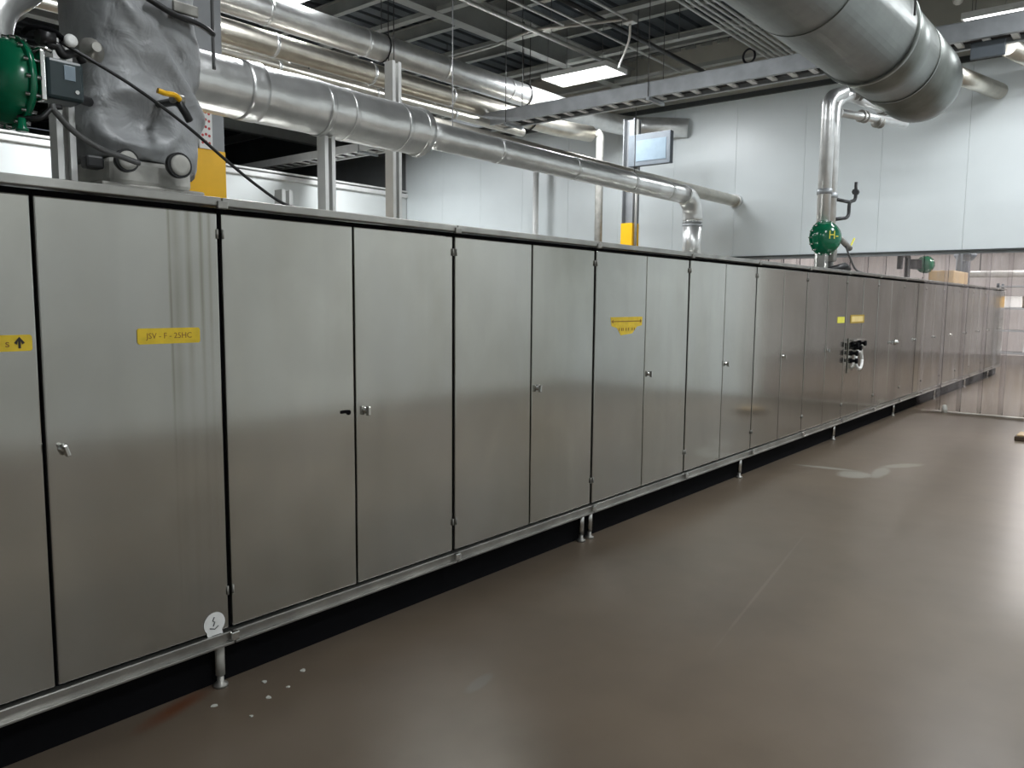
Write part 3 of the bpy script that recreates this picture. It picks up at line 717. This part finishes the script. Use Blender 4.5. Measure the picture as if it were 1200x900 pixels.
# insulation blanket over the valve body
def blanket():
    mb = MB(); cx, cy = 1.648, 3.50; n_, nz = 110, 96
    z0, z1 = 2.165, 3.30
    for j in range(nz+1):
        v = j/nz; z = z0+(z1-z0)*v
        if v > .93: z = z0+(z1-z0)*(.93+.07*(1-math.exp(-(v-.93)*20)))
        hx = .236+.008*math.sin(v*6); hy = .235
        if v < .04: hx *= .96+v; hy *= .96+v
        if v > .93: hx *= 1-(v-.93)*7; hy *= 1-(v-.93)*7
        for i in range(n_):
            a = 2*PI*i/n_; ca, sa = math.cos(a), math.sin(a)
            e = .55; x = hx*math.copysign(abs(ca)**e, ca); y = hy*math.copysign(abs(sa)**e, sa)
            p = Vector((x, y, z)); d = 0
            # broad drape folds fanning down from the upper right
            q = (x*.9+(z-2.6)*.55)*9
            d += .014*math.sin(q+1.3*noise.noise(p*3))*(1-abs(v-.45))
            d += .020*noise.noise(Vector((x*4.5, y*4.5, z*3.2)))+.009*noise.noise(p*14)
            # hollow with raised lip low on the front
            fx, fz = (x+.07)/.16, (z-2.32)/.11
            rr = math.hypot(fx, fz)
            if sa < 0: d += .032*math.exp(-((rr-1)/.26)**2)-.045*math.exp(-(rr/.65)**2)
            # diagonal crease toward the yellow handle
            s_ = (x-.02)*.75+(z-2.62)*.66
            if sa < 0: d += .024*math.exp(-(s_/.025)**2)-.026*math.exp(-((s_-.06)/.035)**2)
            l = math.hypot(x, y) or 1
            zz = z+(.02*noise.noise(Vector((x*6, y*6, 0)))-.05*(x > .12)*(x-.12)/.14 if j < 4 else 0)
            mb.v.append((cx+x+x/l*d, cy+y+y/l*d, zz))
    for j in range(nz):
        for i in range(n_):
            a = j*n_+i; b = j*n_+(i+1) % n_; mb.quad([a, b, b+n_, a+n_], True)
    mb.quad([i for i in range(n_)][::-1]); mb.quad([nz*n_+i for i in range(n_)])
    return mb
t = thing('insulation_blanket', 'crumpled grey fabric insulation jacket wrapped around the left valve', 'jacket', (1.66, 3.5, 2.13))
blanket().build('cover', M['blanket'], t)
MB().tube(smooth_path([(1.62, 3.245, 2.80), (1.72, 3.235, 2.765), (1.84, 3.235, 2.75), (1.92, 3.27, 2.74)]), .013, 8).build('strap', M['cable'], t)
MB().box(1.72, 1.83, 3.225, 3.245, 2.775, 2.82, .006).build('tie_ring', M['dullmetal'], t)
MB().tube(smooth_path([(1.93, 3.29, 2.60), (1.935, 3.30, 2.75), (1.93, 3.29, 2.90)]), .008, 6).build('seam_cord', M['cableg'], t)
MB().lathe((1.40, 3.26, 2.545), (0, -1, .1), [(0, .05), (.012, .045), (.02, .02), (.05, .018)], 16).build('grommet', M['dullmetal'], t)
# body below the blanket
t = thing('flanged_body', 'scratched metal valve body with two round caps under the grey blanket', 'valve', (1.62, 3.4, 1.952))
MB().box(1.40, 1.83, 3.22, 3.70, 1.952, 2.055, .008).build('base_block', M['dullmetal'], t)
MB().box(1.45, 1.80, 3.27, 3.66, 2.055, 2.16, .02).build('body', M['offwhite'], t)
MB().box(1.355, 1.425, 3.24, 3.3, 2.10, 2.15, .01).build('clamp', M['cable'], t)
for xx, zz, rr in ((1.70, 2.147, .052), (1.485, 2.137, .045)):
    c1 = MB().lathe((xx, 3.235, zz), (0, -1, 0), [(0, rr*.7), (.03, rr*.7), (.031, rr), (.055, rr)], 26).build('cap_rim', M['cable'], t)
    c2 = MB().lathe((xx, 3.18, zz), (0, -1, 0), [(0, rr*.8), (.006, rr*.8), (.008, rr*.5)], 26).build('cap_face', M['offwhite']); c2.parent = c1
# yellow handled tap
t = thing('ball_valve', 'small black tap with yellow lever sticking out of the grey blanket', 'valve', (1.74, 3.2, 2.42))
MB().tube(smooth_path([(1.66, 3.26, 2.395), (1.665, 3.13, 2.385), (1.685, 3.11, 2.355), (1.715, 3.12, 2.32)]), .016, 10).build('tap_body', M['cable'], t)
MB().lathe((1.64, 3.12, 2.395), (1, 0, 0), [(0, .018), (.05, .02), (.055, .012)], 10).build('stem_nut', M['dullmetal'], t)
MB().tube(smooth_path([(1.565, 3.08, 2.403), (1.60, 3.08, 2.398), (1.64, 3.09, 2.402), (1.665, 3.10, 2.39)]), .011, 8).build('lever', M['yellow'], t)
# cables
tag(MB().tube(smooth_path([(1.185, 3.0, 2.475), (1.27, 2.98, 2.435), (1.42, 2.96, 2.365), (1.60, 2.95, 2.265), (1.78, 2.945, 2.145), (1.90, 2.94, 2.07), (2.02, 2.95, 2.015), (2.12, 2.97, 1.998), (2.3, 3.05, 1.996)]), .0065, 8).build('black_cable', M['cable']), 'taut black cable sloping from the valve down to the cabinet top', 'cable')
tag(MB().tube(smooth_path([(1.15, 3.0, 2.26), (1.16, 3.0, 2.235), (1.23, 3.02, 2.18), (1.33, 3.06, 2.145), (1.43, 3.11, 2.135), (1.51, 3.14, 2.125)]), .011, 8).build('grey_cable', M['cableg']), 'drooping dark grey cable from the green head to the valve body', 'cable')
# silver elbow at the top left
t = thing('elbow_pipe', 'shiny silver pipe elbow above the green valve head', 'pipe', (1.2, 3.6, 2.7))
MB().tube(route([(1.14, 3.52, 2.40), (1.14, 3.52, 2.70), (1.34, 3.60, 2.86), (1.34, 3.60, 4.0)], .12, 4), .078, 18).build('jacket', M['jacket'], t)
pipe('side_pipe', [(-2.0, 3.9, 2.96), (1.05, 3.9, 2.96)], .07, M['jacket2'], 'aged horizontal pipe at the very top left corner')

# ------------------------------------------------------------------ second valve assembly
t = thing('control_valve', 'distant control valve with green domed head on the silver riser', 'valve', (9.38, 3.05, 2.37))
ax2 = Vector((.55, .83, 0)).normalized()
actuator((9.42, 3.08, 2.36), ax2, .205, None, t)
lettering('mark', 'H-', .13, (0, 0, 0), M['tape2'], t)
mk = [o for o in C.objects if o.name.startswith('mark')][0]
mk.data.transform(Matrix.Translation(Vector((9.42, 3.08, 2.38))-ax2*.152) @ Matrix.Rotation(math.atan2(ax2.y, ax2.x)-PI/2, 4, 'Z'))
MB().box(9.62, 9.72, 3.02, 3.12, 2.10, 2.5, .02).build('yoke', M['dullmetal'], t)
MB().tube([(9.72, 3.05, 2.42), (10.05, 2.98, 2.27)], .035, 10).build('positioner', M['dullmetal'], t)
MB().tube([(10.02, 2.98, 2.26), (10.2, 2.98, 2.40)], .012, 6).build('lever', M['tape2'], t)
MB().tube([(9.7, 3.1, 2.0), (9.95, 3.0, 2.06), (10.08, 3.0, 2.03)], .04, 8).build('drain_trap', M['cable'], t)
MB().tube(smooth_path([(9.9, 3.0, 2.33), (10.05, 2.97, 2.15), (10.25, 2.96, 2.03), (10.6, 2.97, 1.995)]), .012, 6).build('lead', M['cableg'], t)
pipe('riser_pipe', [(9.46, 3.12, 1.952), (9.46, 3.12, 3.95), (9.75, 3.05, 4.05)], .075, M['jacket'], 'left silver riser pipe standing on the cabinets by the green valve', 16, .12)
pipe('riser_pipe', [(9.85, 3.18, 1.952), (9.85, 3.18, 3.98), (10.05, 3.1, 4.10), (11.0, 2.8, 4.02), (11.0, 2.8, 5.9)], .075, M['jacket'], 'right silver riser pipe turning behind the big duct', 16, .15)
tag(MB().tube([(9.46, 3.12, 2.86), (9.46, 3.12, 2.92)], .085, 16).tube([(9.85, 3.18, 2.86), (9.85, 3.18, 2.92)], .085, 16).build('pipe_clamp', M['galv']), 'clamp band joining the two silver risers halfway up', 'clamp')
tag(MB().tube(route([(9.95, 3.15, 2.62), (10.25, 3.1, 2.66), (10.33, 3.1, 2.70), (10.33, 3.1, 2.86), (10.5, 3.08, 2.90), (10.5, 3.08, 3.12)], .05), .022, 8).tube([(9.93, 3.15, 2.86), (10.35, 3.1, 2.86)], .022, 8).tube([(10.47, 3.08, 3.0), (10.53, 3.08, 3.0)], .04, 8).build('gauge_siphon', M['cable']), 'dark stepped small-bore piping off the silver risers', 'pipe')
t = thing('steam_fittings', 'cluster of dark valves on silver pipes tucked under the big duct', 'fittings', (10.4, 3.0, 4.0))
MB().tube([(9.90, 3.13, 3.86), (11.2, 2.72, 3.90)], .05, 12).build('pipe', M['jacket'], t)
for (x_, y_, z_, r_) in ((10.15, 3.02, 4.12, .09), (10.35, 3.0, 3.88, .075), (10.75, 2.86, 4.05, .10), (10.65, 2.9, 3.85, .07)):
    MB().lathe((x_, y_, z_), (1, -.3, 0), [(-.06, r_*.5), (-.05, r_), (-.03, r_), (-.02, r_*.6), (.02, r_*.6), (.03, r_), (.05, r_), (.06, r_*.5)], 14).build('flange', M['dullmetal'], t)
for (x_, y_, z_) in ((10.2, 2.97, 4.22), (10.8, 2.80, 4.12)):
    MB().tube([(x_, y_, z_-.12), (x_, y_, z_)], .018, 6).build('valve_stem', M['black'], t)
    MB().tube([(x_+.08*math.cos(a), y_-.02, z_+.08*math.sin(a)) for a in [2*PI*i/16 for i in range(17)]], .016, 6).build('hand_wheel', M['black'], t)

# pipes at the upper right under the ladder
pipe('stub_pipe', [(11.9, 2.35, 4.62), (13.19, 2.0, 4.60)], .11, M['jacket2'], 'stubby pipe entering the wall at right, nearer the duct', 14)
pipe('stub_pipe', [(11.9, 1.75, 4.85), (13.10, 1.35, 4.75)], .12, M['jacket2'], 'stubby pipe entering the wall at the far right', 14)
pipe('sloping_conduit', [(9.0, 1.55, 5.5), (10.9, 2.15, 5.2)], .06, M['jacket2'], 'pale sloping pipe above the duct end at the upper right', 10)
tag(MB().box(8.90, 8.94, 1.33, 1.62, 3.96, 4.116, .008).build('support_bracket', M['box']), 'dark steel bracket under the cable ladder at upper right', 'bracket')

# ------------------------------------------------------------------ beyond the curtain
t = thing('control_valve', 'dark green valve with black fittings on the cabinets behind the curtain', 'valve', (15.2, 3.3, 2.0))
actuator((15.25, 3.25, 2.30), (1, .2, 0), .15, None, t)
MB().tube(route([(15.1, 3.5, 1.952), (15.1, 3.5, 2.45), (14.6, 3.5, 2.45), (14.6, 3.5, 2.2)], .06), .05, 10).build('pipework', M['cable'], t)
MB().box(14.55, 14.8, 3.2, 3.35, 2.2, 2.36, .02).build('positioner_box', M['black'], t)
t = thing('valve_manifold', 'black pipe manifold standing on the cabinets far behind the curtain', 'pipe', (19.4, 3.4, 2))
for i, dx in enumerate((0, .35, .9)):
    MB().tube(route([(19+dx, 3.4, 1.952), (19+dx, 3.4, 2.7+.1*i), (20.2, 3.4, 2.8)], .06), .06, 8).build('pipe', M['box'], t)
MB().lathe((19.3, 3.35, 2.55), (0, 0, 1), [(0, .15), (.1, .22), (.14, .22), (.2, .05)], 14).build('bonnet', M['box'], t)
tag(MB().box(17.2, 18.6, 3.15, 3.6, 1.990, 2.27, .02).build('tan_duct', M['tan']), 'tan rectangular box lying above the cabinets behind the curtain', 'box')
t = thing('beyond_pipe', 'white pipe crossing high in the room behind the strip curtain', 'pipe', (21, 2, 2.2))
MB().tube([(24, 4.4, 2.42), (24, -2, 2.42)], .09, 10).build('pipe', M['white'], t)
for yy in (3.8, .5): MB().tube([(24, yy, 2.42), (24, yy, 4.3)], .015, 6).build('hanger', M['cableg'], t)
t = thing('storage_rack', 'tall rack with yellow and white tubs in the far room', 'rack', (25.4, 2.9, 0))
for xx in (25, 25.8):
    for yy in (2.2, 3.5): MB().box(xx-.03, xx+.03, yy-.03, yy+.03, 0, 2.2).build('post', M['box'], t)
for zz in (.3, .9, 1.5, 2.1): MB().box(24.97, 25.83, 2.17, 3.53, zz, zz+.04).build('shelf', M['galv'], t)
for i, (zz, mt) in enumerate(((.341, 'white'), (.94, 'offwhite'), (1.54, 'yellow'), (2.14, 'white'), (1.541, 'white'))):
    tag(MB().box(25.1, 25.7, 2.35+.58*(i == 4), 2.85+.58*(i == 4), zz, zz+.32, .03).build('tub', M[mt]),
        ['white tub on the lowest shelf of the far rack', 'dull grey tub on the second shelf of the far rack', 'yellow tub on the third shelf of the far rack', 'white tub on top of the far rack', 'white tub beside the yellow one on the far rack'][i], 'tub')

# ------------------------------------------------------------------ small things on the floor
t = thing('dark_block', 'small dark brown block lying on the floor at the right edge', 'block', (11.1, 1.2, 0))
MB().box(10.98, 11.32, .98, 1.26, 0, .055, .008).build('block', M['brown'], t)
MB().box(11.0, 11.3, 1.0, 1.24, .055, .075, .006).build('top_plate', M['tan'], t)
tag(MB().lathe((13.16, 2.42, 0), (0, 0, 1), [(0, .04), (.1, .035), (.12, .012)], 10).build('floor_stop', M['offwhite']), 'small pale knob on the floor at the foot of the strip curtain', 'door stop')
RS = random.Random(5)
for i, (x, y, s, lb) in enumerate(((1.79, 2.80, .014, 'pale paper scrap on the floor nearest the grimy leg'), (1.957, 2.765, .018, 'pale scrap on the floor farthest right of the grimy leg'), (1.726, 2.672, .016, 'crumb of white scrap on the floor nearest the camera by the leg'), (1.83, 2.69, .012, 'tiny white fleck between the larger floor scraps'), (1.60, 2.60, .009, 'lone pale fleck on dark floor left of the others'), (1.55, 2.78, .018, 'greenish grey scrap beside the rusty floor stain'))):
    pts = [(x+s*RS.uniform(.5, 1)*math.cos(a*PI/3), y+s*RS.uniform(.5, 1)*math.sin(a*PI/3)) for a in range(6)]
    mb = MB(); mb.v = [(a, b, .0005) for a, b in pts]+[(a, b, .003+.002*RS.random()) for a, b in pts]
    mb.quad(list(range(6, 12)));
    for k in range(6): mb.quad([k, (k+1) % 6, (k+1) % 6+6, k+6])
    tag(mb.build('paper_scrap', M['scrap']), lb, 'debris', 'pale scraps on the floor')
